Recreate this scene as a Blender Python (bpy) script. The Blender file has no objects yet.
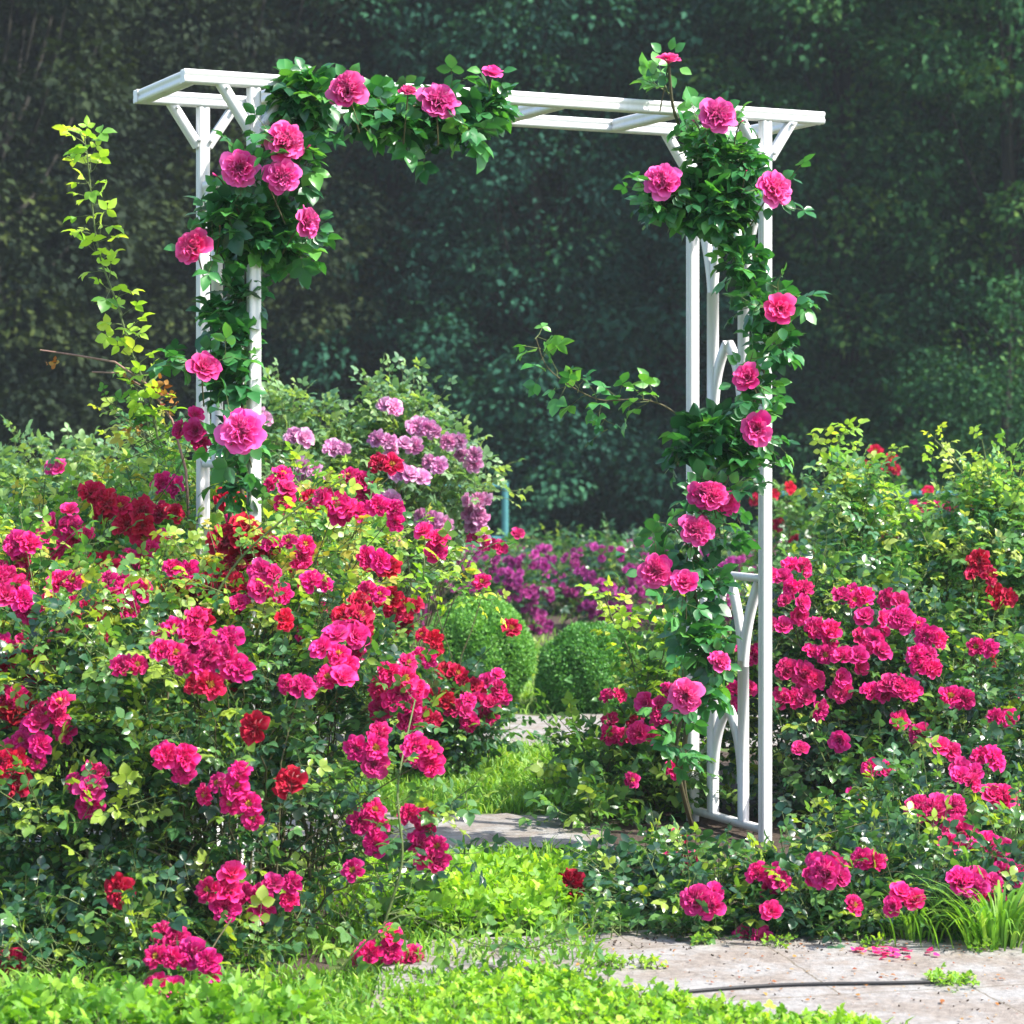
import bpy, math, random
import numpy as np
from mathutils import Vector, Quaternion
R = np.random.default_rng(7); random.seed(7)
C = bpy.data.collections.new("garden"); bpy.context.scene.collection.children.link(C)
F, HY, EYE = 2400.0, 430.0, 1.235
def at(px, py, Y): return np.array([(px-512)/F*Y, Y, EYE-(py-HY)/F*Y])
def gx(px, Y): return (px-512)/F*Y
def gy(py): return EYE*F/(py-HY)
def nrm(v): return v/np.maximum(np.linalg.norm(v, axis=-1, keepdims=True), 1e-9)

# ---------------------------------------------------------------- materials
def newmat(name):
    m = bpy.data.materials.new(name); m.use_nodes = True
    nt = m.node_tree; nt.nodes.clear()
    return m, nt, nt.nodes, nt.links
def ramp(N, stops):
    r = N.new('ShaderNodeValToRGB'); e = r.color_ramp.elements
    while len(e) < len(stops): e.new(0.5)
    for i, (p, c) in enumerate(stops): e[i].position = p; e[i].color = (*c, 1)
    return r
def leaf_mat(name, cols, trans=0.4, rough=0.42, spec=0.5, tgain=1.5):
    m, nt, N, L = newmat(name)
    a = N.new('ShaderNodeAttribute'); a.attribute_name = 'tint'
    n = len(cols); r = ramp(N, [(i/(n-1), c) for i, c in enumerate(cols)])
    L.new(a.outputs['Fac'], r.inputs[0])
    p = N.new('ShaderNodeBsdfPrincipled'); p.inputs['Roughness'].default_value = rough
    p.inputs['Specular IOR Level'].default_value = spec
    L.new(r.outputs[0], p.inputs['Base Color'])
    t = N.new('ShaderNodeBsdfTranslucent')
    mx = N.new('ShaderNodeMix'); mx.data_type = 'RGBA'; mx.blend_type = 'MULTIPLY'; mx.inputs[0].default_value = 1
    mx.inputs[7].default_value = (tgain*1.15, tgain*1.1, tgain*0.35, 1)
    L.new(r.outputs[0], mx.inputs[6]); L.new(mx.outputs[2], t.inputs['Color'])
    s = N.new('ShaderNodeMixShader'); s.inputs[0].default_value = trans
    L.new(p.outputs[0], s.inputs[1]); L.new(t.outputs[0], s.inputs[2])
    o = N.new('ShaderNodeOutputMaterial'); L.new(s.outputs[0], o.inputs[0])
    return m
def petal_mat(name, deep, mid, edge, trans=0.35):
    m, nt, N, L = newmat(name)
    a = N.new('ShaderNodeAttribute'); a.attribute_name = 'tint'
    r = ramp(N, [(0.0, deep), (0.55, mid), (1.0, edge)]); L.new(a.outputs['Fac'], r.inputs[0])
    oi = N.new('ShaderNodeObjectInfo')
    mr = N.new('ShaderNodeMapRange'); mr.inputs[3].default_value = 0.74; mr.inputs[4].default_value = 1.12
    L.new(oi.outputs['Random'], mr.inputs[0])
    h = N.new('ShaderNodeHueSaturation'); L.new(mr.outputs[0], h.inputs['Value']); L.new(r.outputs[0], h.inputs['Color'])
    mh = N.new('ShaderNodeMapRange'); mh.inputs[3].default_value = 0.490; mh.inputs[4].default_value = 0.504
    fr = N.new('ShaderNodeMath'); fr.operation = 'MULTIPLY'; fr.inputs[1].default_value = 7.3
    fc = N.new('ShaderNodeMath'); fc.operation = 'FRACT'
    L.new(oi.outputs['Random'], fr.inputs[0]); L.new(fr.outputs[0], fc.inputs[0]); L.new(fc.outputs[0], mh.inputs[0]); L.new(mh.outputs[0], h.inputs['Hue'])
    p = N.new('ShaderNodeBsdfPrincipled'); p.inputs['Roughness'].default_value = 0.6
    p.inputs['Specular IOR Level'].default_value = 0.25
    p.inputs['Sheen Weight'].default_value = 0.15
    L.new(h.outputs[0], p.inputs['Base Color'])
    t = N.new('ShaderNodeBsdfTranslucent'); L.new(h.outputs[0], t.inputs['Color'])
    s = N.new('ShaderNodeMixShader'); s.inputs[0].default_value = trans
    L.new(p.outputs[0], s.inputs[1]); L.new(t.outputs[0], s.inputs[2])
    o = N.new('ShaderNodeOutputMaterial'); L.new(s.outputs[0], o.inputs[0])
    return m
def noise_mat(name, stops, scale=8, rough=0.85, bump=0.3, scale2=90, spec=0.3, bdist=0.01):
    m, nt, N, L = newmat(name)
    tc = N.new('ShaderNodeTexCoord')
    n1 = N.new('ShaderNodeTexNoise'); n1.inputs['Scale'].default_value = scale; n1.inputs['Detail'].default_value = 8; n1.inputs['Roughness'].default_value = 0.65
    n2 = N.new('ShaderNodeTexNoise'); n2.inputs['Scale'].default_value = scale2; n2.inputs['Detail'].default_value = 6
    L.new(tc.outputs['Object'], n1.inputs[0]); L.new(tc.outputs['Object'], n2.inputs[0])
    mx = N.new('ShaderNodeMix'); mx.inputs[0].default_value = 0.4
    L.new(n1.outputs[0], mx.inputs[2]); L.new(n2.outputs[0], mx.inputs[3])
    r = ramp(N, stops); L.new(mx.outputs[0], r.inputs[0])
    p = N.new('ShaderNodeBsdfPrincipled'); p.inputs['Roughness'].default_value = rough; p.inputs['Specular IOR Level'].default_value = spec
    L.new(r.outputs[0], p.inputs['Base Color'])
    b = N.new('ShaderNodeBump'); b.inputs['Strength'].default_value = bump; b.inputs['Distance'].default_value = bdist
    L.new(mx.outputs[0], b.inputs['Height']); L.new(b.outputs[0], p.inputs['Normal'])
    o = N.new('ShaderNodeOutputMaterial'); L.new(p.outputs[0], o.inputs[0])
    return m
M = {}
M['lime_leaf'] = leaf_mat('lime_young_leaf', [(.10,.27,.05),(.24,.46,.06),(.40,.60,.08),(.46,.56,.10)], .45, .4, .5)
M['climb_leaf'] = leaf_mat('climber_leaf', [(.016,.08,.032),(.03,.15,.05),(.055,.24,.06),(.12,.34,.07)], .32, .33, .6)
M['dark_leaf'] = leaf_mat('dark_rose_leaf', [(.016,.06,.034),(.03,.10,.05),(.06,.17,.06),(.13,.28,.06),(.30,.42,.06)], .38, .30, .75)
M['yellow_leaf'] = leaf_mat('young_rose_leaf', [(.04,.15,.05),(.10,.27,.06),(.22,.40,.07),(.36,.50,.09),(.40,.36,.07)], .45, .34, .7)
M['fresh_leaf'] = leaf_mat('fresh_rose_leaf', [(.04,.15,.07),(.09,.25,.09),(.19,.37,.11),(.33,.50,.14),(.42,.50,.14)], .42, .28, .9)
M['mid_leaf'] = leaf_mat('mid_rose_leaf', [(.035,.11,.045),(.07,.19,.05),(.13,.28,.05),(.24,.36,.06)], .42, .38, .6)
M['pale_leaf'] = leaf_mat('pale_rose_leaf', [(.08,.19,.10),(.14,.27,.14),(.20,.34,.15),(.28,.40,.12)], .4, .45, .5)
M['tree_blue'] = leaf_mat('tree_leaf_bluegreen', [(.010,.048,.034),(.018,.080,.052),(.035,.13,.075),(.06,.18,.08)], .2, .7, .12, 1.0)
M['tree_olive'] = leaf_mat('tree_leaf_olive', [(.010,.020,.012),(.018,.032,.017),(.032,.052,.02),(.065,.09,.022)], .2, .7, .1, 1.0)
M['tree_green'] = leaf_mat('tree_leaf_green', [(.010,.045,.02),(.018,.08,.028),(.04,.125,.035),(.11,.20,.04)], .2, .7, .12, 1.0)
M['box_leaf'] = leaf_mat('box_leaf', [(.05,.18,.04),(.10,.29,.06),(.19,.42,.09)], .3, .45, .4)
M['weed_leaf'] = leaf_mat('weed_leaf', [(.10,.26,.03),(.19,.40,.04),(.30,.52,.05),(.42,.60,.08)], .45, .5, .4, 1.4)
M['grass'] = leaf_mat('grass_blade', [(.08,.22,.03),(.15,.34,.04),(.26,.45,.06),(.40,.50,.12)], .42, .5, .4, 1.4)
M['stem'] = noise_mat('green_stem', [(.3,(.06,.09,.03)),(.7,(.14,.19,.06))], 30, .6, .2)
M['cane'] = noise_mat('woody_cane', [(.3,(.05,.045,.025)),(.7,(.12,.11,.05))], 20, .7, .3)
M['dead'] = noise_mat('dry_twig', [(.3,(.18,.09,.07)),(.7,(.38,.25,.2))], 20, .7, .3)
M['dead_leaf'] = leaf_mat('dry_leaf', [(.25,.06,.03),(.4,.16,.04),(.45,.3,.08)], .4, .6, .3, .8)
M['bark'] = noise_mat('bark', [(.3,(.012,.012,.01)),(.7,(.035,.032,.026))], 6, .9, .6, 40)
M['pink'] = petal_mat('pink_petal', (.68,.006,.18), (.89,.022,.30), (.97,.17,.50), .3)
M['hotpink'] = petal_mat('hot_pink_petal', (.66,.004,.13), (.88,.012,.24), (.96,.12,.40), .3)
M['magenta'] = petal_mat('magenta_petal', (.50,.001,.08), (.80,.004,.18), (.93,.055,.33))
M['red'] = petal_mat('crimson_petal', (.34,.0008,.014), (.62,.002,.04), (.78,.02,.12))
M['darkred'] = petal_mat('deep_red_petal', (.24,.0005,.008), (.46,.001,.02), (.62,.006,.05))
M['lilac'] = petal_mat('lilac_pink_petal', (.62,.08,.32), (.72,.24,.50), (.82,.50,.70))
M['purple'] = petal_mat('purple_petal', (.22,.004,.12), (.42,.02,.24), (.6,.10,.42))  # purple petals, dimmed so the distant bed's shade sits in their colour
M['stamen'] = petal_mat('stamen', (.6,.35,.03), (.75,.5,.06), (.8,.6,.15), .1)
def paint_mat():
    m, nt, N, L = newmat('white_paint')
    tc = N.new('ShaderNodeTexCoord'); mp = N.new('ShaderNodeMapping'); mp.inputs['Scale'].default_value = (30,30,3)
    n = N.new('ShaderNodeTexNoise'); n.inputs['Scale'].default_value = 3; n.inputs['Detail'].default_value = 6
    L.new(tc.outputs['Object'], mp.inputs[0]); L.new(mp.outputs[0], n.inputs[0])
    r = ramp(N, [(.3,(.64,.64,.645)),(.7,(.72,.72,.715))]); L.new(n.outputs[0], r.inputs[0])
    p = N.new('ShaderNodeBsdfPrincipled'); p.inputs['Roughness'].default_value = .42; L.new(r.outputs[0], p.inputs['Base Color'])
    b = N.new('ShaderNodeBump'); b.inputs['Strength'].default_value = .08; b.inputs['Distance'].default_value = .002
    L.new(n.outputs[0], b.inputs['Height']); L.new(b.outputs[0], p.inputs['Normal'])
    o = N.new('ShaderNodeOutputMaterial'); L.new(p.outputs[0], o.inputs[0]); return m
M['white'] = paint_mat()
def plain(name, col, rough=.4, metal=0):
    return noise_mat(name, [(.3, tuple(c*.85 for c in col)), (.7, col)], 15, rough, .1)
M['screw'] = plain('zinc_screw', (.55,.56,.58), .35)
M['teal'] = plain('teal_pipe_paint', (.06,.21,.23), .5)
M['hose'] = plain('black_hose', (.02,.02,.022), .5)
M['ground'] = noise_mat('garden_ground', [(.3,(.05,.045,.03)),(.45,(.07,.10,.03)),(.65,(.10,.17,.04))], 1.4, .95, .5, 30, .2, .03)
M['soil'] = noise_mat('bed_soil', [(.3,(.03,.022,.018)),(.7,(.10,.075,.06))], 9, .95, .8, 70, .2, .03)
def path_mat():
    m, nt, N, L = newmat('worn_paving')
    tc = N.new('ShaderNodeTexCoord')
    def noi(s, d=8, ro=.6):
        n = N.new('ShaderNodeTexNoise'); n.inputs['Scale'].default_value = s; n.inputs['Detail'].default_value = d; n.inputs['Roughness'].default_value = ro
        L.new(tc.outputs['Object'], n.inputs[0]); return n
    a, b, c = noi(2.2), noi(55, 6, .7), noi(6, 8, .7)
    r1 = ramp(N, [(.3,(.21,.205,.20)),(.7,(.34,.33,.32))]); L.new(b.outputs[0], r1.inputs[0])
    r2 = ramp(N, [(.44,(0,0,0)),(.58,(1,1,1))]); L.new(c.outputs[0], r2.inputs[0])
    r3 = ramp(N, [(.3,(.15,.13,.115)),(.7,(.29,.255,.225))]); L.new(b.outputs[0], r3.inputs[0])
    mx = N.new('ShaderNodeMix'); mx.data_type = 'RGBA'; L.new(r2.outputs[0], mx.inputs[0]); L.new(r3.outputs[0], mx.inputs[6]); L.new(r1.outputs[0], mx.inputs[7])
    # joints between the slabs
    mp = N.new('ShaderNodeMapping'); mp.inputs['Rotation'].default_value = (0,0,-.22)
    wn = N.new('ShaderNodeVectorMath'); wn.operation = 'SCALE'; wn.inputs['Scale'].default_value = .04; L.new(c.outputs[1], wn.inputs[0])
    ad = N.new('ShaderNodeVectorMath'); ad.operation = 'ADD'; L.new(tc.outputs['Object'], ad.inputs[0]); L.new(wn.outputs[0], ad.inputs[1])
    L.new(ad.outputs[0], mp.inputs[0])
    bk = N.new('ShaderNodeTexBrick'); bk.inputs['Scale'].default_value = 1; bk.inputs['Mortar Size'].default_value = .0025; bk.inputs['Brick Width'].default_value = .62; bk.inputs['Row Height'].default_value = .55
    bk.inputs['Color1'].default_value = bk.inputs['Color2'].default_value = (1,1,1,1); bk.inputs['Mortar'].default_value = (0,0,0,1)
    L.new(mp.outputs[0], bk.inputs[0])
    m2 = N.new('ShaderNodeMix'); m2.data_type = 'RGBA'; L.new(bk.outputs[0], m2.inputs[0]); m2.inputs[6].default_value = (.15,.13,.10,1); L.new(mx.outputs[2], m2.inputs[7])
    p = N.new('ShaderNodeBsdfPrincipled'); p.inputs['Roughness'].default_value = .9; p.inputs['Specular IOR Level'].default_value = .25
    L.new(m2.outputs[2], p.inputs['Base Color'])
    mh = N.new('ShaderNodeMath'); mh.operation = 'ADD'; L.new(b.outputs[0], mh.inputs[0]); L.new(bk.outputs[0], mh.inputs[1])
    bu = N.new('ShaderNodeBump'); bu.inputs['Strength'].default_value = .5; bu.inputs['Distance'].default_value = .012
    L.new(mh.outputs[0], bu.inputs['Height']); L.new(bu.outputs[0], p.inputs['Normal'])
    o = N.new('ShaderNodeOutputMaterial'); L.new(p.outputs[0], o.inputs[0]); return m
M['path'] = path_mat()

# ---------------------------------------------------------------- mesh helpers
class MB:
    """collects numpy geometry and links it as ONE mesh object"""
    def __init__(s): s.V=[]; s.Fs=[]; s.T=[]; s.MI=[]; s.n=0
    def add(s, V, faces, tint=None, mi=0):
        V = np.asarray(V, float).reshape(-1,3)
        s.V.append(V)
        s.T.append(np.full(len(V), .5) if tint is None else np.broadcast_to(tint, (len(V),)))
        fa = np.asarray(faces, dtype=np.int64)
        s.Fs.append(fa + s.n); s.MI.append(np.full(len(fa), mi)); s.n += len(V)
    def mesh(s, name, mats, smooth=True, origin=(0,0,0)):
        V = np.concatenate(s.V) - np.asarray(origin); T = np.concatenate(s.T)
        me = bpy.data.meshes.new(name)
        loops = np.concatenate([f.ravel() for f in s.Fs]); sizes = np.concatenate([np.full(len(f), f.shape[1]) for f in s.Fs])
        mi = np.concatenate(s.MI)
        me.vertices.add(len(V)); me.vertices.foreach_set('co', V.astype(np.float32).ravel())
        me.loops.add(len(loops)); me.loops.foreach_set('vertex_index', loops.astype(np.int32))
        me.polygons.add(len(sizes)); st = np.concatenate([[0], np.cumsum(sizes)[:-1]])
        me.polygons.foreach_set('loop_start', st.astype(np.int32))
        me.polygons.foreach_set('material_index', mi.astype(np.int32))
        me.update(calc_edges=True)
        a = me.attributes.new('tint', 'FLOAT', 'POINT'); a.data.foreach_set('value', T.astype(np.float32))
        for m in (mats if isinstance(mats, (list, tuple)) else [mats]): me.materials.append(m)
        if smooth: me.polygons.foreach_set('use_smooth', np.ones(len(sizes), bool))
        me.validate(); return me
    def build(s, name, mats, parent=None, origin=(0,0,0), smooth=True):
        o = bpy.data.objects.new(name, s.mesh(name, mats, smooth, origin)); C.objects.link(o)
        if parent: o.parent = parent
        else: o.location = origin
        return o
def tag(o, label=None, cat=None, group=None, kind=None):
    for k, v in (('label',label),('category',cat),('group',group),('kind',kind)):
        if v: o[k] = v
    return o
def empty(name, loc, label, cat, group=None):
    o = bpy.data.objects.new(name, None); C.objects.link(o); o.location = loc; o.empty_display_size = .1
    return tag(o, label, cat, group)

# leaf template: u along, v across, w up
LT = np.array([[0,0,0],[.22,0,-.02],[.5,0,-.0],[.8,0,-.04],[1,0,-.10],
               [.16,.24,.05],[.42,.40,.09],[.72,.28,.05],
               [.16,-.24,.05],[.42,-.40,.09],[.72,-.28,.05]])
LQ = np.array([[1,2,6,5],[2,3,7,6],[1,8,9,2],[2,9,10,3]]); LTr = np.array([[0,1,5],[3,4,7],[0,8,1],[3,10,4]])
# simple leaf (far things): 4 corners, folded
ST = np.array([[0,0,0],[.5,0,-.03],[1,0,-.08],[.45,.36,.07],[.45,-.36,.07]])
STr = np.array([[0,1,3],[1,2,3],[0,4,1],[1,4,2]])
def leaves(mb, P, A, Nn, S, T, simple=False, mi=0, width=1.0):
    """one leaf per row: P base, A axis, Nn approx normal, S length, T tint"""
    n = len(P); A = nrm(A); side = nrm(np.cross(Nn, A)); Nn = np.cross(A, side)
    tp = ST if simple else LT
    S = S[:,None,None]
    wv = (width*R.uniform(.68,1.08,n))[:,None,None]; cv = R.uniform(.3,1.8,n)[:,None,None]
    V = P[:,None,:] + A[:,None,:]*tp[None,:,0,None]*S + side[:,None,:]*tp[None,:,1,None]*S*wv + Nn[:,None,:]*tp[None,:,2,None]*S*cv
    k = len(tp); V = V.reshape(-1,3); off = (np.arange(n)*k)[:,None,None]
    T = np.repeat(T, k)
    if simple: mb.add(V, (STr[None]+off).reshape(-1,3), T, mi)
    else:
        base = mb.n
        mb.add(V, (LQ[None]+off).reshape(-1,4), T, mi)
        mb.Fs.append((LTr[None]+off).reshape(-1,3)+base); mb.MI.append(np.full(n*4, mi))
def prisms(mb, P0, P1, r0, r1, mi=0, tint=.5):
    n = len(P0)
    if n == 0: return
    d = nrm(P1-P0); ref = np.where(np.abs(d[:,2:3])>.9, np.array([[1.,0,0]]), np.array([[0,0,1.]]))
    a = nrm(np.cross(d, ref)); b = np.cross(d, a)
    r0 = np.broadcast_to(r0, n)[:,None]; r1 = np.broadcast_to(r1, n)[:,None]
    Vs = []
    for P, r in ((P0, r0), (P1, r1)):
        for k in range(3):
            an = k*2*math.pi/3; Vs.append(P + (a*math.cos(an)+b*math.sin(an))*r)
    V = np.stack(Vs, 1).reshape(-1,3); off = (np.arange(n)*6)[:,None,None]
    Fq = np.array([[0,1,4,3],[1,2,5,4],[2,0,3,5]])[None]+off
    mb.add(V, Fq.reshape(-1,4), tint, mi)
def tube(mb, pts, rad, sides=6, mi=0):
    pts = np.asarray(pts, float); n = len(pts)
    rad = np.broadcast_to(rad, n)
    t = nrm(np.gradient(pts, axis=0)); up = np.array([0,0,1.]) if abs(t[0][2])<.9 else np.array([1.,0,0])
    a = nrm(np.cross(t, np.broadcast_to(up, t.shape))); b = np.cross(t, a)
    an = np.arange(sides)*2*math.pi/sides
    V = pts[:,None,:] + (a[:,None,:]*np.cos(an)[None,:,None] + b[:,None,:]*np.sin(an)[None,:,None])*rad[:,None,None]
    fs = []
    for i in range(n-1):
        for k in range(sides): fs.append([i*sides+k, i*sides+(k+1)%sides, (i+1)*sides+(k+1)%sides, (i+1)*sides+k])
    mb.add(V.reshape(-1,3), fs, None, mi)
def bez(p0, p1, p2, n=10):
    t = np.linspace(0,1,n)[:,None]; return (1-t)**2*p0 + 2*t*(1-t)*p1 + t*t*p2

def sprays(mb, P, D, L, nl=5, leaf=.035, tb=.35, tv=.25, leaflets=5, mi=0, smi=1, droop=.25, simple=False, rach=2.0):
    """leafy shoots: P base, D direction, L length; compound leaves alternate along each"""
    n = len(P); D = nrm(D)
    L = np.broadcast_to(L, n).astype(float)
    ref = nrm(R.normal(size=(n,3))); S1 = nrm(np.cross(D, ref)); S2 = np.cross(D, S1)
    ttip = P + D*L[:,None]
    prisms(mb, P - D*L[:,None]*.25, ttip, .0022, .0010, smi)
    tb_n = tb + R.normal(0, tv*.5, n)
    for k in range(nl):
        f = (k+.6)/nl; ang = k*2.4
        b = P + D*(L*f)[:,None]
        side = S1*math.cos(ang) + S2*math.sin(ang)
        pd = nrm(side + D*(.5 if k < nl-1 else 2.0) + R.normal(0,.22,(n,3)) + np.array([0,-.05,.12]))
        ll = leaf*R.uniform(.75,1.25,n)*(1.0 if k<nl-1 else .85)
        rl = ll*(rach if (leaflets>=5 or rach < 1.2) else 1.2)                   # rachis length
        tip = b + pd*rl[:,None]; 
        prisms(mb, b, tip, .0011, .0007, smi)
        up = np.array([0,0,1.]) + R.normal(0,.42,(n,3)) + D*.25
        sd = nrm(np.cross(pd, up)); nn = nrm(np.cross(sd, pd))
        tt = tb_n + R.normal(0, tv*.7, n) + .14*(f-.5)
        dr = np.array([0,0,-droop])
        leaves(mb, tip, pd+dr, nn, ll*1.1, np.clip(tt,0,1), simple, mi)
        prs = [(.92,.95)] if leaflets == 3 else [(.95,.95),(.45,.8)]
        for (fr, sc) in prs:
            for s in (1,-1):
                bb = b + pd*(rl*fr)[:,None]
                ax = pd*.35 + sd*s + dr + R.normal(0,.15,(n,3))
                leaves(mb, bb, ax, nn + R.normal(0,.2,(n,3)), ll*sc, np.clip(tt+R.normal(0,.05,n),0,1), simple, mi)

# ---------------------------------------------------------------- blooms
def petal(mb, phi, L, e0, e1, A, nu=6, nv=5, ruffle=.08, rseed=0, z0=0., curl=.0, t0=0., r0=.03):
    u = np.linspace(-1,1,nu); v = np.linspace(0,1,nv)
    e = e0 + (e1-e0)*v**1.3
    dv = 1/(nv-1)
    r = r0*L + np.concatenate([[0], np.cumsum(np.cos((e[1:]+e[:-1])/2))*dv])*L
    z = z0 + np.concatenate([[0], np.cumsum(np.sin((e[1:]+e[:-1])/2))*dv])*L
    U, Vv = np.meshgrid(u, v)
    rr = np.interp(Vv*(1-.22*np.abs(U)**3) - .06*Vv*np.exp(-(U*5)**2), v, r)
    zz = np.interp(Vv*(1-.22*np.abs(U)**3), v, z)
    prof = .55+.45*np.sin(Vv*2.3)
    ph = phi + U*A*prof
    p1, p2, p3 = R.uniform(0,6.28,3)
    wob = ruffle*L*Vv**2*(np.sin(U*4.2+p1)*.6+np.sin(U*7.5+p2)*.4)
    zz = zz + wob*np.cos(e1) + .16*L*U**2*Vv*np.cos(e1)
    rr = rr - wob*np.sin(e1)*1.0
    rr = rr*(1+.05*np.sin(U*3+p3)*Vv)
    V = np.stack([rr*np.cos(ph), rr*np.sin(ph), zz], -1).reshape(-1,3)
    f = [[j*nu+i, j*nu+i+1, (j+1)*nu+i+1, (j+1)*nu+i] for j in range(nv-1) for i in range(nu-1)]
    mb.add(V, f, np.clip((t0+.75*Vv**1.6+.15*R.normal()*Vv).ravel(),0,1))
rad = math.radians
def rose_mesh(name, mat, D=.1, kind='big'):
    mb = MB(); r = D/2
    if kind == 'big':
        lay = [(5,1.08,40,-14,.72,.08),(6,1.04,50,4,.66,.10),(7,.99,58,22,.56,.13),(8,.93,66,38,.50,.16),(9,.86,72,52,.44,.18),(9,.78,77,64,.42,.20),(8,.70,81,74,.45,.20),(7,.62,84,84,.5,.2),(6,.54,86,96,.62,.16),(5,.46,88,108,.8,.12),(3,.38,90,122,1.2,.08)]
        nu, nv = 9, 6
    elif kind == 'cup':
        lay = [(6,1.0,48,5,.68,.06),(6,.92,62,34,.66,.07),(6,.8,72,55,.7,.08),(5,.68,80,70,.8,.08),(4,.56,85,84,1.0,.08),(3,.45,90,98,1.3,.05)]
        nu, nv = 8, 6
    elif kind == 'bud':
        lay = [(5,1.0,85,78,.8,.04),(4,1.05,88,92,1.0,.03)]; nu, nv = 5, 5
    else:
        lay = [(6,1.05,30,-5,.58,.2),(7,.94,46,18,.5,.24),(7,.8,58,38,.5,.26),(6,.64,70,56,.55,.26),(5,.48,80,72,.7,.2),(3,.32,84,84,.9,.15)]
        if kind == 'open': lay = lay[:3]
        nu, nv = 6, 5
    for li, (n, L, e0, e1, A, ru) in enumerate(lay):
        ph0 = R.uniform(0,6.28)
        for k in range(n):
            petal(mb, ph0+k*2*math.pi/n+R.normal(0,.10), r*L*R.uniform(.92,1.08), rad(e0+R.normal(0,4)), rad(e1+R.normal(0,8)), A, nu, nv, ru, z0=-.25*r+.02*li*r, t0=(.05 if kind in ('small','open') else .24)*R.uniform(.6,1.3))
    if kind == 'open':
        n = 26; P = np.zeros((n,3)); P[:,2] = -.15*r
        Dn = nrm(np.stack([R.normal(0,.5,n),R.normal(0,.5,n),np.ones(n)],1)); prisms(mb, P, P+Dn*r*.42, .0008, .0013, 1)
    # sepals / hip
    return mb.mesh(name, [mat, M['stamen']])
RM = {}
def variants(key, mat, D, kinds): RM[key] = [rose_mesh('rose_bloom', M[mat], D*R.uniform(.92,1.08), k) for k in kinds]
variants('pink', 'pink', .112, ['big','big','big'])
variants('hotpink', 'hotpink', .105, ['big','cup','big'])
variants('cuppink', 'hotpink', .10, ['cup'])
variants('bud', 'hotpink', .030, ['bud'])
variants('magenta', 'magenta', .062, ['small','small','open','small','cup'])
variants('red', 'red', .064, ['small','small','open'])
variants('darkred', 'darkred', .075, ['small','small','cup'])
variants('lilac', 'lilac', .066, ['small','small','cup'])
variants('farmag', 'magenta', .085, ['small'])
variants('purple', 'purple', .07, ['small','cup'])
variants('ballpink', 'magenta', .068, ['cup','big','cup'])
def place_bloom(kind, pos, d, parent, base, scale=1.0, name='rose_bloom'):
    o = bpy.data.objects.new(name, random.choice(RM[kind])); C.objects.link(o); o.parent = parent
    o.location = Vector(pos) - Vector(base)
    o.rotation_mode = 'QUATERNION'
    q = Vector(d).normalized().to_track_quat('Z','Y'); o.rotation_quaternion = q @ Quaternion((0,0,1), random.uniform(0,6.28))
    s = scale*random.uniform(.88,1.12); o.scale = (s*random.uniform(.95,1.05), s, s*random.uniform(.9,1.15))
    return o

# ---------------------------------------------------------------- setting
def sheet(name, pts, z, mat, kind='structure', sub=None):
    mb = MB(); pts = np.array([[x,y,z] for x,y in pts]); n = len(pts)
    c = pts.mean(0); V = np.vstack([pts, c]); mb.add(V, [[i,(i+1)%n,n] for i in range(n)])
    o = mb.build(name, mat, smooth=False); o['kind'] = kind; return o
sheet('ground', [(-150,-60),(150,-60),(150,300),(-150,300)], 0, M['ground'])
def strip(name, near, far, z, mat, jit=.03, xr=(-9,9), n=160):
    """a band across the garden between two depth functions, with ragged edges; quads"""
    mb = MB(); xs = np.linspace(*xr, n)
    def edge(fn, s):
        e = np.array([fn(x) for x in xs]); e = e + jit*(np.sin(xs*7+s)+.7*np.sin(xs*17+2*s)+.5*R.normal(size=n)); return e
    a, b = edge(near, 1), edge(far, 4)
    V = np.concatenate([np.stack([xs,a,np.full(n,z)],1), np.stack([xs,b,np.full(n,z)],1)])
    mb.add(V, [[i,i+1,n+i+1,n+i] for i in range(n-1)])
    o = mb.build(name, mat, smooth=False); o['kind'] = 'structure'; return o
near_lo = lambda x: 4.3
near_hi = lambda x: 5.82 + .10*math.sin(x*2) - .12*max(0,x-.9)
strip('path', near_lo, near_hi, .008, M['path'], .018, (-.30, 6))
strip('path', lambda x: 7.02, lambda x: 7.66, .008, M['path'], .03, (-6, .30))
strip('path', lambda x: 9.3, lambda x: 10.35, .008, M['path'], .03, (-7, 7))
strip('flower_bed', lambda x: 5.35, lambda x: 6.9, .004, M['soil'], .05, (-5,-.42))
strip('flower_bed', lambda x: 5.95, lambda x: 9.2, .004, M['soil'], .05, (.3,5))
strip('flower_bed', lambda x: 8.3, lambda x: 9.25, .004, M['soil'], .05, (-5,-.05))
strip('flower_bed', lambda x: 13.2, lambda x: 18.5, .004, M['soil'], .1, (-6,7))

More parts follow.
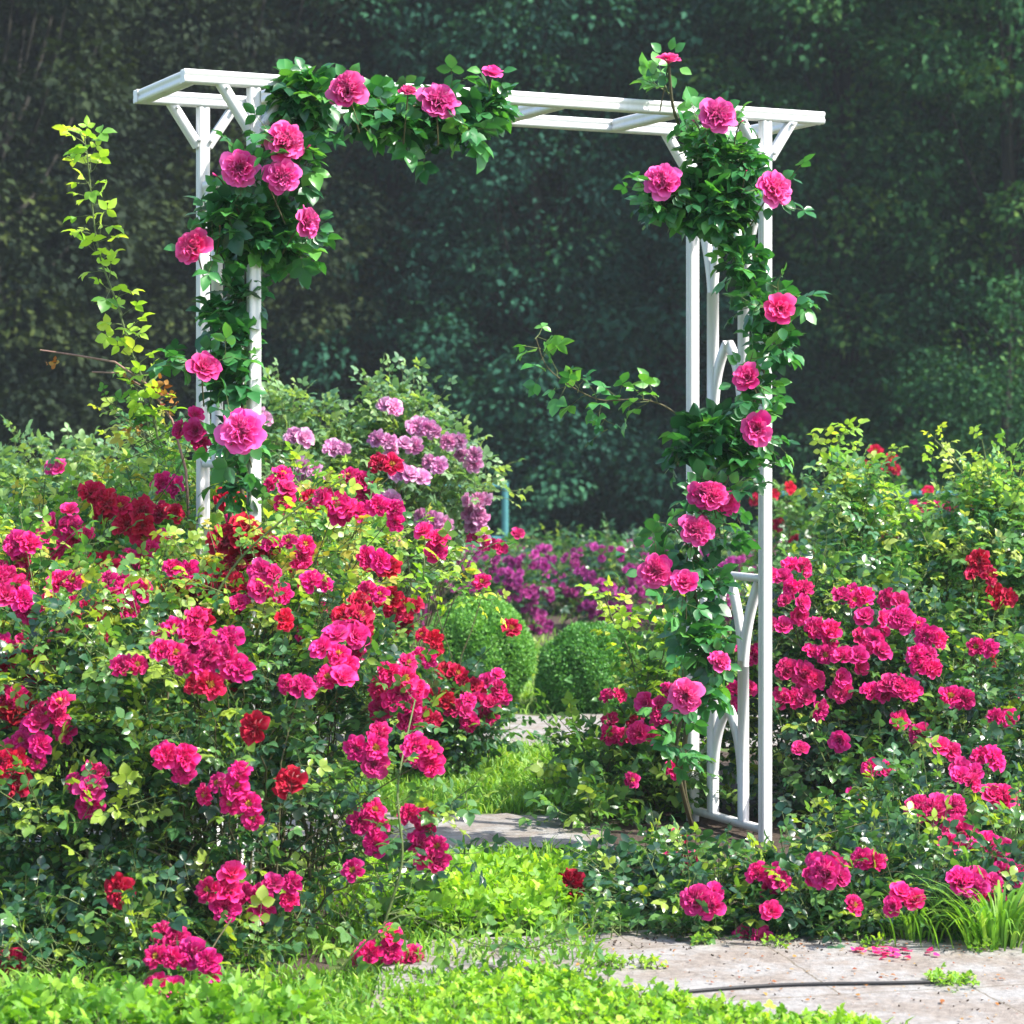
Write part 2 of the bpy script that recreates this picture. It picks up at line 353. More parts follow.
# ---------------------------------------------------------------- arbor
NL = np.array([-.696, 6.47]); BD = nrm(np.array([1.452,.698])); PD = np.array([-BD[1], BD[0]])
SP, DP, TOPZ, W = 1.611, .432, 2.2, .037
def ab(t, s, z): # t along the beams from near-left post, s from near to far, z height
    p = NL + BD*t + PD*s; return np.array([p[0], p[1], z])
BASE = ab(SP/2, DP/2, 0)
arbor = empty('garden_arbor', BASE, 'white painted metal garden arbor with flat ladder top and arched lattice sides', 'arbor')
def groove_profile(w, h):
    g, d = .006, .0028
    pts = []; hw, hh = w/2, h/2; b = .004
    for (sx, sy, ax) in ((1,-1,0),(1,1,1),(-1,1,2),(-1,-1,3)): pass
    pts = [(-hw+b,-hh),(-g,-hh),(-g*.5,-hh+d),(g*.5,-hh+d),(g,-hh),(hw-b,-hh),(hw,-hh+b),(hw,-g),(hw-d,-g*.5),(hw-d,g*.5),(hw,g),(hw,hh-b),
           (hw-b,hh),(g,hh),(g*.5,hh-d),(-g*.5,hh-d),(-g,hh),(-hw+b,hh),(-hw,hh-b),(-hw,g),(-hw+d,g*.5),(-hw+d,-g*.5),(-hw,-g),(-hw,-hh+b)]
    return pts
def bar(mb, p0, p1, w, h, ref=None, profile=True, cap=True):
    p0 = np.asarray(p0,float); p1 = np.asarray(p1,float); d = nrm(p1-p0)
    ref = np.array([0,0,1.]) if ref is None else np.asarray(ref,float)
    a = nrm(np.cross(ref, d)); b = np.cross(d, a)
    pr = groove_profile(w,h) if profile else [(-w/2,-h/2),(w/2,-h/2),(w/2,h/2),(-w/2,h/2)]
    n = len(pr); V = [p0 + a*x + b*y for x,y in pr] + [p1 + a*x + b*y for x,y in pr]
    fs = [[i,(i+1)%n,n+(i+1)%n,n+i] for i in range(n)]
    mb.add(V, fs)
    for k, c in ((0,p0),(1,p1)):
        ring = [V[k*n+i] for i in range(n)] + [c]
        mb.add(ring, [[i,(i+1)%n,n] for i in range(n)])
BD3 = np.array([BD[0],BD[1],0]); PD3 = np.array([PD[0],PD[1],0])
def apart(name, mb, mat='white', parent=arbor): 
    return mb.build(name, M[mat], parent, BASE if parent is arbor else BASE, smooth=False)
for s in (0, DP):
    for t in (0, SP):
        mb = MB(); bar(mb, ab(t,s,-.05), ab(t,s,TOPZ-.043), .033, .033, BD3); apart('post', mb)
    mb = MB(); bar(mb, ab(-.2,s,TOPZ-.0235), ab(SP+.2,s,TOPZ-.0235), W+.002, W); apart('beam', mb)
    # braces
    for t in (0, SP):
        for sg in (-1,1):
            o_ = -.002 if s == 0 else .002
            mb = MB(); bar(mb, ab(t+sg*.014, s+o_, TOPZ-.155), ab(t+sg*.098, s+o_, TOPZ-.030), .024, .030, PD3, False)
            br = apart('brace', mb)
            for (tt, zz) in ((sg*.082, TOPZ-.05),(sg*.018, TOPZ-.14)):
                mb = MB(); yy = s - .0245 if s == 0 else s - .0205
                tube(mb, [ab(t+tt, yy+.004, zz), ab(t+tt, yy-.004, zz), ab(t+tt, yy-.0055, zz)], [.0055,.0055,.003], 8)
                sc = mb.build('screw', M['screw'], br, BASE)
for t in (-.178, .14, .54, .935, 1.33, SP+.178):
    mb = MB(); bar(mb, ab(t, .0235, TOPZ-.024), ab(t, DP-.0235, TOPZ-.024), .040, .036); apart('rafter', mb)
def ribbon(mb, pts, t, width, thick):
    """flat bar in the side-panel plane following pts [(s,z)]"""
    pts = np.array(pts, float); g = nrm(np.gradient(pts, axis=0)); nr = np.stack([-g[:,1], g[:,0]], 1)
    V = []
    for (p, q) in zip(pts, nr):
        for (k, th) in ((-1,-1),(1,-1),(1,1),(-1,1)):
            c = p + q*k*width/2; V.append(ab(t+th*thick/2, c[0], c[1]))
    n = len(pts); fs = [[i*4+k, i*4+(k+1)%4, (i+1)*4+(k+1)%4, (i+1)*4+k] for i in range(n-1) for k in range(4)]
    fs += [[0,1,2,3],[(n-1)*4+k for k in (3,2,1,0)]]
    mb.add(V, fs)
def c2(p0,p1,p2,n=12):
    p0,p1,p2 = map(np.array,(p0,p1,p2)); return bez(p0,p1,p2,n)
for t in (0, SP):
    for (z0, z1) in ((.04,.79),(1.14,1.93)):
        mb = MB(); H = z1-z0; a, b, m = DP*.29, DP*.71, DP*.5
        w = .036
        ribbon(mb, [(a,z0+.01),(a,z0+H*.35),(a,z0+H*.66)], t, w*.85, .022); ribbon(mb, [(b,z0+.01),(b,z0+H*.35),(b,z0+H*.66)], t, w, .022)
        ribbon(mb, c2((a,z0+H*.60),(a,z0+H*.80),(m-.012,z1-.008)), t, w*.75, .0190)
        ribbon(mb, c2((b,z0+H*.60),(b,z0+H*.80),(m+.012,z1-.008)), t, w*.75, .0195)
        ribbon(mb, c2((a,z0+H*.58),(a,z0+H*.80),(.034,z1-.01)), t, w*.75, .0200)
        ribbon(mb, c2((b,z0+H*.58),(b,z0+H*.80),(DP-.034,z1-.01)), t, w*.75, .0205)
        ribbon(mb, c2((a+.006,z0+H*.16),(a+.008,z0+H*.36),(m-.004,z0+H*.455)), t, w*.85, .0180)
        ribbon(mb, c2((b-.006,z0+H*.16),(b-.008,z0+H*.36),(m+.004,z0+H*.455)), t, w*.85, .0175)
        apart('lattice_panel', mb)
        for z in (z0, z1):
            mb = MB(); bar(mb, ab(t, .0215, z), ab(t, DP-.0215, z), .020, .022, None, False); apart('rail', mb)

# ---------------------------------------------------------------- climbing roses
def in_ellipsoid(n, c, r, shell=.5):
    d = nrm(R.normal(size=(n,3))); q = R.uniform(0,1,n)**(shell/1.5)
    return np.asarray(c) + d*q[:,None]*np.asarray(r), d
def blob_sprays(mb, blobs, leafsz, tb, tv, nl=5, leaflets=5, L=(.08,.16), upw=.35, fwd=.25, center=None, simple=False, pad=.08, rach=2.0, dens=1.0):
    allP = []
    for (px,py,rx,ry,Y,rd,n,*ex) in blobs:
        c = at(px,py,Y); k = Y/F; n = max(2, int(n*dens)); pp = pad/k; rx = max(rx*.35, rx-pp); ry = max(ry*.35, ry-pp); rd = max(rd*.5, rd-pad*.6)
        P, d = in_ellipsoid(n, c, (rx*k, rd, ry*k))
        P[:,2] = np.maximum(P[:,2], .02)
        D = d*.8 + np.array([0,-fwd,upw]) + R.normal(0,.5,(n,3))
        tbb = tb + (ex[0] if ex else 0)
        sprays(mb, P, D, R.uniform(*L,n), nl, leafsz, tbb, tv, leaflets, simple=simple, rach=rach)
        allP.append(P)
    return np.concatenate(allP)
def canes_to(mb, base, targets, r=.004, spread=.12, lift=.7, mi=0):
    for T in targets:
        b = np.array([base[0]+R.normal(0,spread), base[1]+R.normal(0,spread), -.02])
        mid = b*.45 + T*.55; mid[2] = max(T[2]*lift + b[2]*.3, .1) + R.uniform(0,.15)
        mid[:2] += R.normal(0,.05,2)
        pts = bez(b, mid, T, 9) + R.normal(0,.006,(9,3)); tube(mb, pts, np.linspace(r, r*.35, 9)*R.uniform(.7,1.3), 5, mi)

def climber(base, label, blobs, blooms, trails, group=None):
    root = empty('climbing_rose', base, label, 'climbing rose')
    fol = MB(); P = blob_sprays(fol, blobs, .046, .42, .40, nl=3, leaflets=5, L=(.02,.05), fwd=.5, upw=.05, pad=.08, rach=.95, dens=.44)
    st = MB()
    for tr, r in trails:
        pts = np.array([at(*p) if isinstance(p, tuple) else p for p in tr])
        n = len(pts)*5; x = np.linspace(0,len(pts)-1,n)
        sm = np.stack([np.interp(x, np.arange(len(pts)), pts[:,k]) for k in range(3)],1)
        for _ in range(3): sm[1:-1] = (sm[:-2]+sm[1:-1]+sm[2:])/3
        tube(st, sm, np.linspace(r, r*.5, n), 6)
    bl = []
    for (px,py,kind,sc,Y,*dd) in blooms:
        p = at(px,py,Y); d = dd[0] if dd else (R.normal(0,.25), -1, R.normal(.25,.2))
        place_bloom(kind, p, d, root, base, sc, 'rosebud' if kind=='bud' else 'rose_bloom')
        # stalk + calyx leaves behind the flower
        d = np.array(d)/np.linalg.norm(d)
        e = p - d*.02; m_ = e - d*.05 + np.array([0,.02,-.03]); tube(st, bez(p, e, m_+np.array([R.normal(0,.02),.03,-.04]), 6), .0022, 5)
        n = 7 if kind != 'bud' else 2
        a = R.uniform(0,6.28,n); sx = .045*sc if kind!='bud' else .008
        PP = p + np.stack([np.cos(a)*sx, np.full(n,.035), np.sin(a)*sx],1)
        DD = np.stack([np.cos(a), np.full(n,-.25), np.sin(a)*.8-.1],1)
        if kind != 'bud' and sc > .85: sprays(fol, PP[:3], DD[:3], .03, 2, .042, .4, .3, 3)
        leaves(fol, PP, DD, np.tile([0,-1.,.5],(n,1)), np.full(n,.04 if kind!='bud' else .014), np.clip(R.normal(.5,.2,n),0,1))
    fol.build('foliage', [M['climb_leaf'], M['stem']], root, base)
    st.build('stem', M['cane'], root, base)
    return root
yn = 6.40
Lb = ab(0, .15, 0)
climber(Lb, 'climber with large pink roses on the left posts and top beam of the arbor',
  [(262,232,52,40,6.5,.10,110),(235,215,32,34,6.45,.10,45),(300,250,22,22,6.5,.08,20),(300,165,20,24,6.45,.06,16),(305,98,36,24,6.5,.09,60),(318,125,22,16,6.5,.06,18),
   (385,115,46,13,6.60,.06,42),(445,118,44,15,6.66,.06,46),(490,105,24,14,6.7,.06,26),(425,152,8,8,6.65,.03,3),(400,130,50,10,6.6,.05,22),(468,132,30,9,6.6,.05,12),
   (238,295,18,26,6.5,.08,22),(236,340,18,28,6.5,.08,28),(232,390,18,28,6.5,.08,24),(236,450,20,24,6.5,.08,26),(180,358,10,10,6.5,.04,4),(222,320,14,40,6.55,.06,14),(235,480,22,16,6.45,.05,12)],
  [(348,92,'pink',1.06,6.38),(408,92,'hotpink',.56,6.42,(.1,-.5,.8)),(438,102,'pink',1.1,6.45),(492,74,'cuppink',.72,6.6,(.2,-.6,.9)),(285,143,'pink',.98,6.35),(240,168,'pink',.95,6.35),
   (282,177,'pink',.9,6.33),(305,222,'pink',.85,6.36,(.9,-.5,.1)),(194,248,'hotpink',1.02,6.35,(-.4,-.9,.3)),(203,368,'hotpink',1.14,6.33),(242,432,'pink',1.08,6.3),
   (263,146,'bud',1,6.36,(-.5,-.3,.5)),(307,148,'bud',1,6.36,(.6,-.3,.5)),(262,174,'bud',.9,6.35,(-.4,-.2,.6)),(217,176,'bud',1,6.36,(-.7,-.3,.4)),(220,226,'bud',.7,6.33)],
  [([Lb, (228,560,6.6),(232,470,6.62),(246,400,6.5),(228,330,6.5),(250,280,6.5),(240,220,6.5),(262,170,6.45)],.008),
   ([Lb+np.array([.05,0,0]), (250,520,6.55),(228,430,6.55),(248,350,6.6),(236,290,6.55),(280,230,6.5),(300,130,6.5),(380,105,6.55),(490,108,6.68)],.007),
   ([(240,300,6.55),(218,250,6.5),(212,200,6.45)],.004)])
Rb = ab(SP-.1, .25, 0)
R0 = 6.95
climber(Rb, 'climbing rose with large pink blooms winding up the right posts of the arbor',
  [(712,205,56,42,R0,.10,130),(735,165,38,26,R0,.08,50),(668,208,24,26,R0,.06,22),(700,150,26,16,R0,.06,16),(740,265,24,24,R0,.08,24),(755,305,20,30,R0,.07,24),(770,345,20,26,R0,.06,22),(790,300,18,14,R0,.05,8),
   (715,438,48,20,R0,.08,56),(745,462,22,18,R0,.06,18),(690,455,22,22,R0,.06,18),(680,565,28,22,R0,.06,18),(700,590,22,20,R0,.06,20),(700,640,22,42,R0,.07,44),(700,690,16,30,R0,.06,16),(680,745,12,30,R0,.05,8),
   (762,400,16,22,R0,.06,12),(668,92,10,9,R0,.02,4),(690,125,8,8,R0,.02,4),(715,535,20,14,R0,.05,10),(730,480,14,12,R0,.05,6)],
  [(669,61,'cuppink',.82,6.9,(.1,-.35,.9)),(717,116,'pink',1.0,6.83),(663,183,'pink',1.1,6.83),(773,190,'pink',1.05,6.83,(.45,-.8,.35)),(780,309,'hotpink',1.16,6.8),(748,378,'hotpink',1.08,6.8),
   (757,429,'cuppink',1.06,6.8),(712,497,'hotpink',1.02,6.8),(728,502,'magenta',1.2,6.82),(702,494,'hotpink',.8,6.8),(696,531,'hotpink',1.02,6.78),(672,526,'bud',1.2,6.8,(-.6,-.4,.4)),(655,571,'hotpink',1.0,6.78),(685,583,'hotpink',1.05,6.76),
   (719,663,'hotpink',.74,6.8,(.3,-.6,.7)),(686,696,'pink',1.05,6.78),(695,122,'bud',1,6.85,(-.6,-.3,.5)),(741,122,'bud',1,6.85,(.6,-.3,.5)),(746,171,'bud',.7,6.8)],
  [([Rb,(680,780,7.05),(690,700,7.0),(712,640,7.0),(690,590,7.0),(700,520,7.0),(708,450,7.0),(760,400,7.0),(768,330,6.98),(742,270,7.0),(720,200,7.0),(690,150,7.0),(672,110,6.95),(669,66,6.9)],.009),
   ([Rb,(684,800,7.0),(672,740,6.98),(704,660,6.95),(712,600,6.98),(720,480,7.0),(755,440,7.05),(745,360,7.05),(770,300,7.0),(750,240,7.0),(740,130,6.95)],.007),
   ([(712,445,7.0),(690,425,6.95),(665,405,6.9),(640,398,6.85),(602,402,6.85),(576,390,6.85),(545,368,6.85),(536,338,6.85)],.0032)])
# the loose sprig is foliage of the same plant
def sprig(parent, base, pts, nlv, leaf, matkey, tb, name='foliage', stem=None, r=.0025, leaflets=5):
    fol = MB(); W_ = np.array([at(*p) for p in pts])
    n = nlv; x = np.linspace(.15,len(W_)-1,n)
    P = np.stack([np.interp(x, np.arange(len(W_)), W_[:,k]) for k in range(3)],1)
    g = np.gradient(P, axis=0); sd = nrm(np.stack([-g[:,2], np.zeros(n), g[:,0]],1))*np.where(np.arange(n)%2,1,-1)[:,None]
    sprays(fol, P, nrm(sd)*.8+nrm(g)*.6+R.normal(0,.3,(n,3)), .02, 2, leaf, tb, .3, leaflets)
    if stem:
        m=len(W_)*5; x = np.linspace(0,len(W_)-1,m); sm = np.stack([np.interp(x, np.arange(len(W_)), W_[:,k]) for k in range(3)],1)
        for _ in range(3): sm[1:-1] = (sm[:-2]+sm[1:-1]+sm[2:])/3
        tube(fol, sm, np.linspace(r,r*.5,m), 5, 1)
    return fol.build(name, [M[matkey], M['stem']], parent, base)
cl2 = [o for o in C.objects if o.name.startswith('climbing_rose')][-1]
sprig(cl2, Rb, [(660,402,6.88),(640,398,6.85),(602,402,6.85),(576,390,6.85),(545,368,6.85),(536,338,6.85)], 15, .042, 'climb_leaf', .75, leaflets=3)
sprig(cl2, Rb, [(600,402,6.85),(606,430,6.85)], 3, .030, 'climb_leaf', .4, leaflets=3)

# ---------------------------------------------------------------- rose bushes
def front(blobs, px, py):
    best = None
    for (cx,cy,rx,ry,Y,rd,*_) in blobs:
        q = ((px-cx)/rx)**2 + ((py-cy)/ry)**2
        if q < 1:
            y = Y - rd*math.sqrt(1-q)
            if best is None or y < best: best = y
    if best is None:
        b = min(blobs, key=lambda b: ((px-b[0])/b[2])**2+((py-b[1])/b[3])**2); best = b[4]-.05
    return best
def bush(label, base, blobs, clusters, leafmat, leafsz=.032, tb=.35, tv=.3, ncane=30, L=(.10,.2), nl=5, leaflets=5, bscale=1., cane_r=.005, simple=False, name='rose_bush', cat='rose bush', csp=.031, fwdoff=-.10, group=None, caneidx=9):
    base = np.array([base[0], base[1], 0.])
    root = empty(name, base, label, cat, group)
    fol = MB(); P = blob_sprays(fol, blobs, leafsz, tb, tv, nl, leaflets, L, simple=simple, dens=.72)
    fo = fol.build('foliage', [M[leafmat], M['stem']], root, base)
    ca = MB()
    idx = R.permutation(len(P))[:ncane]; canes_to(ca, base, P[idx], cane_r)
    nb = 0
    for cl in clusters:
        px, py, n, kind = cl[:4]; Y = cl[4] if len(cl) > 4 else front(blobs, px, py)+fwdoff
        c = at(px, py, Y); k = csp*math.sqrt(max(n-1,0))*bscale
        canes_to(ca, base, [c+np.array([0,.05,-.03])], cane_r*.6)
        for i in range(n):
            # sunflower-like spread, jittered
            a = i*2.4+R.uniform(0,.6); q = math.sqrt((i+.3)/n) if n > 1 else 0
            off = np.array([math.cos(a)*q*k*1.15, R.uniform(-.6,.4)*k*.6 + q*q*k*.5, math.sin(a)*q*k*.95])
            d = nrm(off*np.array([14,4,14]) + np.array([R.normal(0,.35), -.9, .45+R.normal(0,.25)]))
            place_bloom(kind, c+off, d, root, base, bscale*R.uniform(1.0,1.32)); nb += 1
    ca.build('cane', M['cane'], root, base)
    print('BUSH', label[:40], 'blooms', nb, 'sprays', len(P))
    return root, base
m, r_, dr_, li = 'magenta','red','darkred','lilac'
# front left
bushA, bA = bush('big rose bush in the left foreground with magenta clusters down to the grass', (gx(215,5.9),5.9),
  [(200,800,190,150,5.9,.36,230),(80,830,130,130,5.85,.33,150),(308,745,95,125,6.0,.30,110),(200,690,180,100,6.0,.33,180,.16),(60,700,110,110,6.0,.3,130,.2),(120,930,150,60,5.7,.25,90),(110,975,170,34,5.45,.16,70),(-70,800,120,200,5.9,.3,90),
   (340,880,90,70,5.8,.2,28),(368,705,36,50,6.0,.12,18),(250,950,80,40,5.6,.15,20),(430,840,45,80,5.75,.1,10)],
  [(222,656,4,m),(171,653,2,m),(198,665,3,m),(205,687,2,r_),(241,670,1,m),(284,620,1,r_),(355,618,4,r_),(350,640,3,m),(333,655,4,m),(338,680,2,m),(297,687,2,m),
   (400,680,5,m),(404,705,5,m),(370,750,4,m),(424,752,3,m),(178,758,3,m),(229,790,5,m),(243,806,3,m),(290,782,1,dr_),
   (222,893,4,m),(255,898,3,m),(287,886,3,m),(171,939,2,m),(167,960,2,m),(202,962,3,m),(167,991,3,m),(372,828,4,m,5.75),(421,818,3,m,5.72),(431,848,3,m,5.7),(436,864,2,m,5.7),
   (353,870,1,m),(384,953,6,m,5.5),(133,667,2,m),(255,728,1,dr_)],
  'dark_leaf', .028, .40, .5, ncane=50, bscale=.92)
# middle left (crimson)
bushB, bB = bush('rose bush with crimson and magenta blooms wrapped around the left legs of the arbor', (gx(150,7.0),7.0),
  [(85,590,125,92,6.9,.28,170),(260,560,120,85,7.05,.26,150),(60,560,110,70,6.8,.25,110),(190,505,100,50,7.25,.15,70),(340,560,74,60,6.9,.22,70),(280,610,85,60,6.7,.22,80),(150,640,150,60,6.55,.2,110),(430,565,34,18,6.75,.05,8),(-60,600,100,110,6.9,.3,70),
   (150,440,22,34,7.1,.08,14)],
  [(99,499,3,r_),(116,508,3,r_),(137,526,4,r_),(46,540,3,m),(65,527,4,m),(80,535,2,m),(138,562,4,m),(82,602,3,m),(55,602,3,r_),(100,570,2,dr_),(51,668,2,m),(75,655,2,m),(75,692,3,r_),(140,701,2,r_,6.3),
   (236,541,4,dr_,6.25),(258,546,3,dr_,6.25),(205,586,4,dr_,6.2),(181,592,3,dr_,6.2),(228,584,4,dr_,6.2),(232,505,2,r_),(280,490,4,m),(320,502,2,r_),(170,487,2,m),(191,431,4,m,6.6),(311,571,2,r_),
   (357,482,3,m),(388,466,2,r_),(432,538,3,m,6.7),(384,568,2,r_),(384,600,3,r_),(482,582,1,m,6.7),(333,612,1,m,6.4),(240,520,2,m),(160,540,2,m),(170,515,2,r_)],
  'yellow_leaf', .027, .36, .45, ncane=36, bscale=.96)
sprig(bushB, bB, [(158,440,7.0),(150,395,7.0),(130,350,7.0),(118,305,7.0),(98,255,7.0),(92,205,7.0),(88,160,7.0),(84,136,7.0)], 38, .038, 'lime_leaf', .5, stem=True, r=.004, leaflets=3)
sprig(bushB, bB, [(350,590,6.7),(400,580,6.7),(440,585,6.7),(488,600,6.7)], 14, .026, 'lime_leaf', .62, stem=True)
sprig(bushB, bB, [(180,660,6.1),(235,560,6.1),(300,505,6.1),(345,478,6.1)], 10, .024, 'lime_leaf', .5, stem=True, r=.004)
dead = MB()
tube(dead, [at(40,350,7),at(75,355,7),at(115,362,7),at(148,385,7),at(172,420,7),at(186,470,7),at(190,540,7)], [.0022,.003,.0035,.0035,.004,.0045,.005], 5)
tube(dead, [at(92,372,7),at(120,373,7),at(140,385,7.0)], .0025, 5)
dead.build('dry_cane', M['dead'], bushB, bB)
dl = MB(); n = 46; cc = np.array([at(*random.choice([(157,388,7),(165,398,7),(134,378,7),(55,362,7),(140,425,7),(172,405,7)])) for _ in range(n)])
leaves(dl, cc+R.normal(0,.014,(n,3)), R.normal(size=(n,3)), R.normal(size=(n,3)), R.uniform(.015,.03,n), R.uniform(0,1,n)); dl.build('dry_leaves', M['dead_leaf'], bushB, bB)
def scat(n, xr, yr, kinds): return [(R.uniform(*xr), R.uniform(*yr), int(R.integers(1,4)), random.choice(kinds)) for _ in range(n)]
bush('rose bush at the left edge with red and hot pink blooms among yellow leaves', (gx(-20,6.35),6.35),
  [(20,620,100,90,6.35,.2,110,.15),(-80,640,90,120,6.35,.2,60),(110,640,80,60,6.3,.16,60,.2)],
  scat(15,(0,150),(560,720),[m,r_,m])+scat(9,(-70,90),(590,820),[m,r_])+[(25,545,2,m),(18,600,3,m),(95,640,2,m),(51,720,5,m,5.66),(34,745,5,m,5.66),(10,765,2,r_,5.66),(10,785,2,r_,5.64),(85,790,4,m,5.62),(120,891,1,r_,5.5),(10,963,1,r_,5.4),(14,574,5,m,6.3),(10,697,3,m,5.8),(15,711,2,dr_,5.8),(25,660,3,r_,6.1)], 'yellow_leaf', .027, .36, .45, ncane=16, bscale=.96)
bush('airy rose bush with small magenta clusters in front of the left arbor legs', (gx(250,6.2),6.2),
  [(270,600,100,60,6.25,.16,70,.1),(170,615,90,40,6.25,.14,40,.15),(330,560,60,40,6.25,.12,26,.15)],
  scat(16,(150,400),(560,700),[m,m,r_])+scat(4,(265,400),(500,560),[m])+[(185,632,5,m,5.8),(205,640,3,m,5.78),(300,545,3,m),(270,575,2,m),(120,600,3,m),(320,585,2,m)], 'yellow_leaf', .026, .40, .5, ncane=16, bscale=.9)
# pale shrub behind
bush('tall pale green shrub rose covered in lilac pink blooms, behind the arbor opening', (gx(400,9.4),9.4),
  [(405,480,75,70,9.4,.3,230),(400,425,42,38,9.4,.15,80),(300,470,80,60,9.4,.3,200),(405,545,52,44,9.4,.25,120),(320,560,120,90,9.5,.3,200),(285,415,34,24,9.4,.12,40),(470,490,24,40,9.4,.1,34)],
  [(391,409,2,li),(425,428,2,li),(433,432,1,li),(384,442,3,li),(411,447,2,li),(435,466,2,li),(456,443,2,li),(470,455,3,li),(405,476,2,li),(418,479,2,li),(388,502,2,li),(475,502,2,li),(484,500,1,li),(476,517,2,li),(478,531,3,li),(429,520,3,li),
   (445,525,1,li),(480,543,2,m),(497,548,2,m),(518,534,1,m),(340,450,2,li),(310,470,3,li),(300,440,2,li),(330,510,2,li),(262,420,2,li),(300,520,2,li),(360,520,3,li),(395,540,2,li),(300,480,2,li)],
  'pale_leaf', .032, .4, .35, ncane=30, nl=4, leaflets=5)
bush('green rose bush at the far left with a single pale pink bloom', (gx(70,9.0),9.0),
  [(80,500,95,42,9.0,.3,170),(20,500,60,45,9.0,.25,80),(160,480,50,40,9.0,.25,60),(60,570,150,70,9.1,.3,130)],
  [(58,469,2,'hotpink')], 'pale_leaf', .034, .5, .4, ncane=20, nl=4, bscale=.6)
# dark red bush beside the far path
bush('low rose bush with deep red clusters beside the clipped box ball', (gx(450,8.7),8.7),
  [(450,730,56,38,8.6,.22,150),(372,665,30,46,8.6,.2,90),(420,730,60,40,8.5,.2,90)],
  [(401,616,3,r_),(412,606,2,r_),(429,640,3,r_),(453,674,2,r_),(470,685,3,r_),(494,688,4,m),(488,705,4,m),(461,713,4,m),(465,692,2,r_),(440,700,2,r_),(425,660,2,m),(415,760,2,m),(430,720,2,r_),(511,628,1,r_,8.4)],
  'dark_leaf', .032, .4, .3, ncane=16)
# right side
bush('big rose bush right of the arbor with full magenta blooms over dark leaves', (gx(870,7.7),7.7),
  [(860,680,110,105,7.8,.3,260),(940,720,120,110,7.7,.3,240),(830,770,100,80,7.6,.3,160),(960,810,110,80,7.3,.3,170),(1080,760,90,140,7.6,.3,120),(800,620,50,50,7.8,.2,60),(740,690,40,90,7.9,.15,46)],
  [(779,579,2,'ballpink'),(800,568,2,m),(796,604,3,'ballpink'),(779,627,2,'ballpink'),(861,596,2,m),(896,602,2,m),(876,620,3,'ballpink'),(898,622,2,'ballpink'),(914,625,2,m),(826,631,3,m),(853,658,3,'ballpink'),(876,652,2,'ballpink'),
   (926,656,2,m),(929,670,2,m),(797,672,3,'ballpink'),(811,680,2,'ballpink'),(841,678,1,'ballpink'),(841,692,1,'ballpink'),(879,696,2,m),(896,690,2,'ballpink'),(806,696,1,'ballpink'),(737,712,2,'ballpink'),(750,656,2,m),(744,690,2,m),
   (947,752,2,'ballpink'),(970,775,2,'ballpink'),(800,590,2,m),(850,600,2,m),(935,640,2,m),(820,655,2,m),(870,640,2,m),(905,690,2,m),(960,700,2,m),(790,700,2,m),(900,720,1,m),(990,760,2,m),(840,740,1,m),(800,750,1,'ballpink'),(880,770,2,m),(920,735,1,'ballpink'),(1005,720,2,m),(850,800,1,m),(1000,800,2,'ballpink'),(985,650,2,m),(820,710,1,m)],
  'dark_leaf', .032, .36, .45, ncane=30)
bushD, bD = bush('tall rose bush at the right edge with fresh green leaves and few red blooms', (gx(960,8.3),8.3),
  [(970,580,90,75,8.3,.3,300),(900,600,80,60,8.3,.25,190),(1040,560,80,90,8.3,.3,150),(850,560,45,50,8.2,.15,80),(855,500,34,36,8.2,.10,50),(1000,510,50,35,8.3,.15,80),(960,660,100,60,8.2,.2,150)],
  [(984,576,2,r_),(1005,599,2,r_),(979,560,1,r_),(1015,690,1,m),(990,660,1,r_)],
  'fresh_leaf', .031, .34, .5, ncane=26, nl=4)
sprig(bushD, bD, [(850,520,8.2),(845,480,8.2),(832,455,8.2),(845,428,8.2)], 14, .034, 'lime_leaf', .6, stem=True, r=.004)
sprig(bushD, bD, [(990,520,8.2),(968,480,8.2),(945,450,8.2),(935,440,8.2)], 9, .026, 'lime_leaf', .66, stem=True, r=.004)
sprig(bushD, bD, [(1000,515,8.2),(990,480,8.2),(982,440,8.2)], 8, .026, 'lime_leaf', .66, stem=True, r=.004)
sprig(bushD, bD, [(850,470,8.2),(875,490,8.2),(905,515,8.2)], 10, .036, 'lime_leaf', .45, stem=True, r=.004)
bush('low magenta rose bush spilling over the slabs at the right foot of the arbor', (gx(790,6.15),6.15),
  [(700,918,100,40,6.05,.22,150),(830,915,100,48,6.0,.24,210),(640,895,60,44,6.4,.2,80),(920,905,90,52,6.05,.22,150),(1010,875,60,60,6.3,.2,80),(850,865,50,30,6.55,.15,60),(900,835,70,40,6.6,.2,90)],
  [(678,866,2,'ballpink'),(696,864,1,'ballpink'),(714,891,1,'ballpink'),(707,907,2,'ballpink'),(768,877,3,m),(771,911,1,'ballpink'),(755,938,2,'ballpink'),(829,868,2,'ballpink'),(836,880,2,'ballpink'),(810,877,1,'ballpink'),(870,864,2,m),(854,905,1,m),
   (909,900,2,'ballpink'),(893,907,1,'ballpink'),(970,889,2,'ballpink'),(988,882,2,'ballpink'),(990,898,2,m),(1015,877,2,'ballpink'),(570,884,1,dr_),(572,892,1,dr_),(677,840,1,r_,6.5),(929,814,2,'ballpink',6.35),(949,807,2,'ballpink',6.35),(965,837,2,'ballpink',6.3),(959,850,2,'ballpink',6.25),(999,850,3,'ballpink',6.2),(780,880,1,m),(690,900,1,m),(968,782,2,m,6.5)],
  'dark_leaf', .029, .36, .45, ncane=26, cane_r=.004, bscale=.93)
